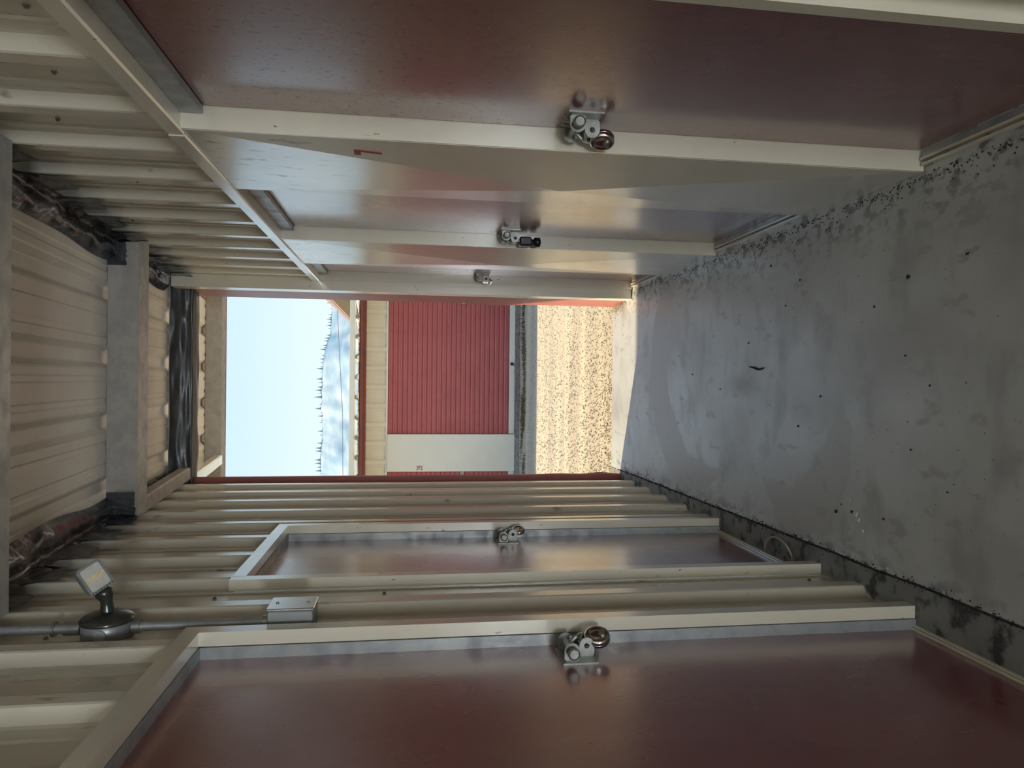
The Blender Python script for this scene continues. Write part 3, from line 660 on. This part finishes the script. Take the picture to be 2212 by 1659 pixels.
# ------------------------------------------------------------------ opposite storage building
bd = empty('storage_building', 0, 7.8, -.16)
tag(bd, 'long cream storage building with red roller doors across the gravel lane', 'building')
facade_sheet(-5, 5, 7.80, 1.245, 1.47, .12, bd, 'ribbed_wall', M['wall_pale'], -.020)
B(-5,5,7.775,7.795,1.232,1.252).build('door_lintel', M['offwhite'], bd)
MB().prism([(7.755,1.466),(7.785,1.462),(7.785,1.536),(7.770,1.536),(7.755,1.525),(7.765,1.50)], 'x', -5, 5).build('red_trim', M['red_trim'], bd)
for k in range(14):
    x = -1.05+.203*k*.75+.05
    MB().tube([(x,7.789,1.262),(x,7.784,1.262)], .0045, 8).build('screw', M['galv'], bd)
B(-5,5,7.83,7.86,-.16,1.541).build('dark_backing', M['dark'], bd)  # near-black sheet supplies the shade seen inside the hollow deck ribs
# roof deck and gutter
pr = rib_profile(-5, 5, .02, 0, .026, .003); nn = len(pr)
rings = [[(x, y, 1.512+.028*(y-7.30)/.5+h) for x, h in pr]+[(x, y, 1.512+.028*(y-7.30)/.5+h+.004) for x, h in reversed(pr)] for y in (7.30, 12.0)]
q = MB().loft(rings, caps=False); mm = 2*nn
for r in rings: q.add(r, [(i,i+1,mm-2-i,mm-1-i) for i in range(nn-1)])
q.build('roof_deck', M['gutter'], bd)
MB().prism([(7.25,1.548),(7.29,1.545),(7.295,1.598),(7.285,1.598),(7.28,1.56),(7.262,1.56),(7.256,1.592),(7.243,1.592)], 'x', -5, 5).build('gutter', M['gutter'], bd)
MB().box(-5,5,7.30,7.31,1.538,1.56).build('eave_closure', M['gutter'], bd)
# off-white pier with number 28
B(-.995,-.592,7.745,7.80,-.158,1.232,.002).build('pier', M['offwhite'], bd)
B(1.055,1.45,7.745,7.80,-.158,1.232,.002).build('pier', M['offwhite'], bd)
mt = Matrix(((1,0,0,-.956*S),(0,0,-1,7.7438*S),(0,1,0,.856*S),(0,0,0,1)))
text_mesh('28', .087, M['numred'], 'number_twenty_eight', bd, mt, .62, 'red number 28 on the off-white pier')
def roller(x0, x1, latch_x):
    d = B(x0, x1, 7.800, 7.812, -.085, 1.232).build('roller_door', M['slat'], bd)
    h = .0526; N_ = 25
    prof = [(7.7995,0),(7.793,.003),(7.7885,.012),(7.788,.022),(7.7915,.0245),(7.7915,.027),(7.788,.0295),(7.788,.042),(7.793,.0495),(7.7995,.0515)]
    sl_ = MB().prism([(p, q_) for p, q_ in prof], 'x', x0+.004, x1-.004)
    first = None
    for k in range(N_):
        if first is None:
            o = sl_.build('slat', M['slat'], d); first = o
        else:
            o = first.copy(); C.collection.objects.link(o); o.parent = d
        o.location = (0, 0, (-.082+h*k)*S)
    bb = B(x0+.003, x1-.003, 7.782, 7.7985, -.155, -.088).build('bottom_bar', M['offwhite'], d)
    B(x0+.003, x1-.003, 7.781, 7.79, -.162, -.1555).build('bottom_gap', M['dark'], d)  # near-black strip stands for the dark gap beneath the door
    lt = B(latch_x-.03, latch_x+.03, 7.772, 7.7875, .395, .445, .003).build('slide_latch', M['galv'], d)
    MB().box(latch_x-.012, latch_x+.012, 7.765, 7.7715, .405, .435).build('latch_plate', M['zinc'], d)
    return d
ra = roller(-.589, 1.05, .86)
rb = roller(-2.6, -.998, -1.03)
MB().box(.17,.20,7.774,7.7815,-.135,-.10).tube([(.185,7.772,-.135),(.155,7.768,-.150),(.12,7.768,-.154),(.10,7.772,-.140)], .003, 6).build('pull_cord', M['dark'], ra)
rc = roller(1.455, 3.1, 1.6)

# ------------------------------------------------------------------ distance: far eave, wire, hill and trees
t = empty('far_canopy', 2.6, 16, -.2)
MB().box(1.70,1.72,12.5,40,2.66,2.80).box(1.69,1.70,12.5,40,2.70,2.73).build('fascia', M['pink'], t)
MB().prism([(1.72,2.80),(3.2,3.25),(4.7,2.80),(4.7,2.68),(1.72,2.68)], 'y', 12.5, 40).build('roof', M['tan'], t)
B(2.9,4.5,13,39,-.2,2.68).build('wall', M['tan'], t)
tag(t, 'far building with a faded red eave and tan soffit above the opposite roof', 'building')
o = MB().tube([(.107*60+.6,60,1+.100*60+.03),(2,60,1+.0965*60-.05),(-3,60,1+.0925*60-.1),(-.135*60-2,60,1+.089*60)], .025, 6).build('power_line', M['wire'], None, True)
tag(o, 'thin power line strung across the hazy hillside', 'wire')
def ridge(rx):
    return .1035+.0155*max(0,min(1,(.115-rx)/.115))+.004*nz(rx*22,1,0)+.0016*nz(rx*90,3,0)-.05*max(0,rx-.10)-.03*max(0,-.15-rx)
def hill(u, v):
    rx = -.42+.80*u; Y = 330-130*(1-v); top = 1+ridge(rx)*330
    z = -1+(top+1)*(v**1.1)+ (6*nz(rx*16, v*4, 0)+2.5*nz(rx*50, v*12, 2))*v*(1-v)*2
    return (rx*330, Y, z)
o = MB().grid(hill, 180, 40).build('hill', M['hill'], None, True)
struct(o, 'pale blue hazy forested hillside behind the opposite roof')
def conifer():
    t = empty('conifer', 0, 0, 0)
    s = MB(); n = 7
    for k in range(6):
        z0 = .12+k*.145; r = .19*(1-k/6.6)
        s.add([(r*(1+.25*random.uniform(-1,1))*math.cos(6.283*i/n), r*(1+.25*random.uniform(-1,1))*math.sin(6.283*i/n), z0) for i in range(n)]+[(0,0,z0+.25)],
              [(i,(i+1)%n,n) for i in range(n)]+[tuple(range(n-1,-1,-1))])
    s.build('foliage', M['conifer'], t)
    MB().tube([(0,0,-.1),(0,0,.2)], .02, 6).build('trunk', M['conifer'], t)
    return t
proto = conifer(); first = True
rxs = [.104,.100,.0955,.091,.088,.084,.081,.077,.073,.069,.066,.060,.055,.052,.046,.043,.040,.036,.031,.027,.022,.017,.013,.009,.004,-.001,-.006,-.012,-.016,-.020,-.025,-.030,
       -.036,-.041,-.047,-.052,-.057,-.061,-.066,-.072,-.078,-.084,-.089,-.095,-.100,-.106,-.111,-.116,-.121,-.126,-.131]
rxs = [r for i, r in enumerate(rxs) if i % 7 != 3]
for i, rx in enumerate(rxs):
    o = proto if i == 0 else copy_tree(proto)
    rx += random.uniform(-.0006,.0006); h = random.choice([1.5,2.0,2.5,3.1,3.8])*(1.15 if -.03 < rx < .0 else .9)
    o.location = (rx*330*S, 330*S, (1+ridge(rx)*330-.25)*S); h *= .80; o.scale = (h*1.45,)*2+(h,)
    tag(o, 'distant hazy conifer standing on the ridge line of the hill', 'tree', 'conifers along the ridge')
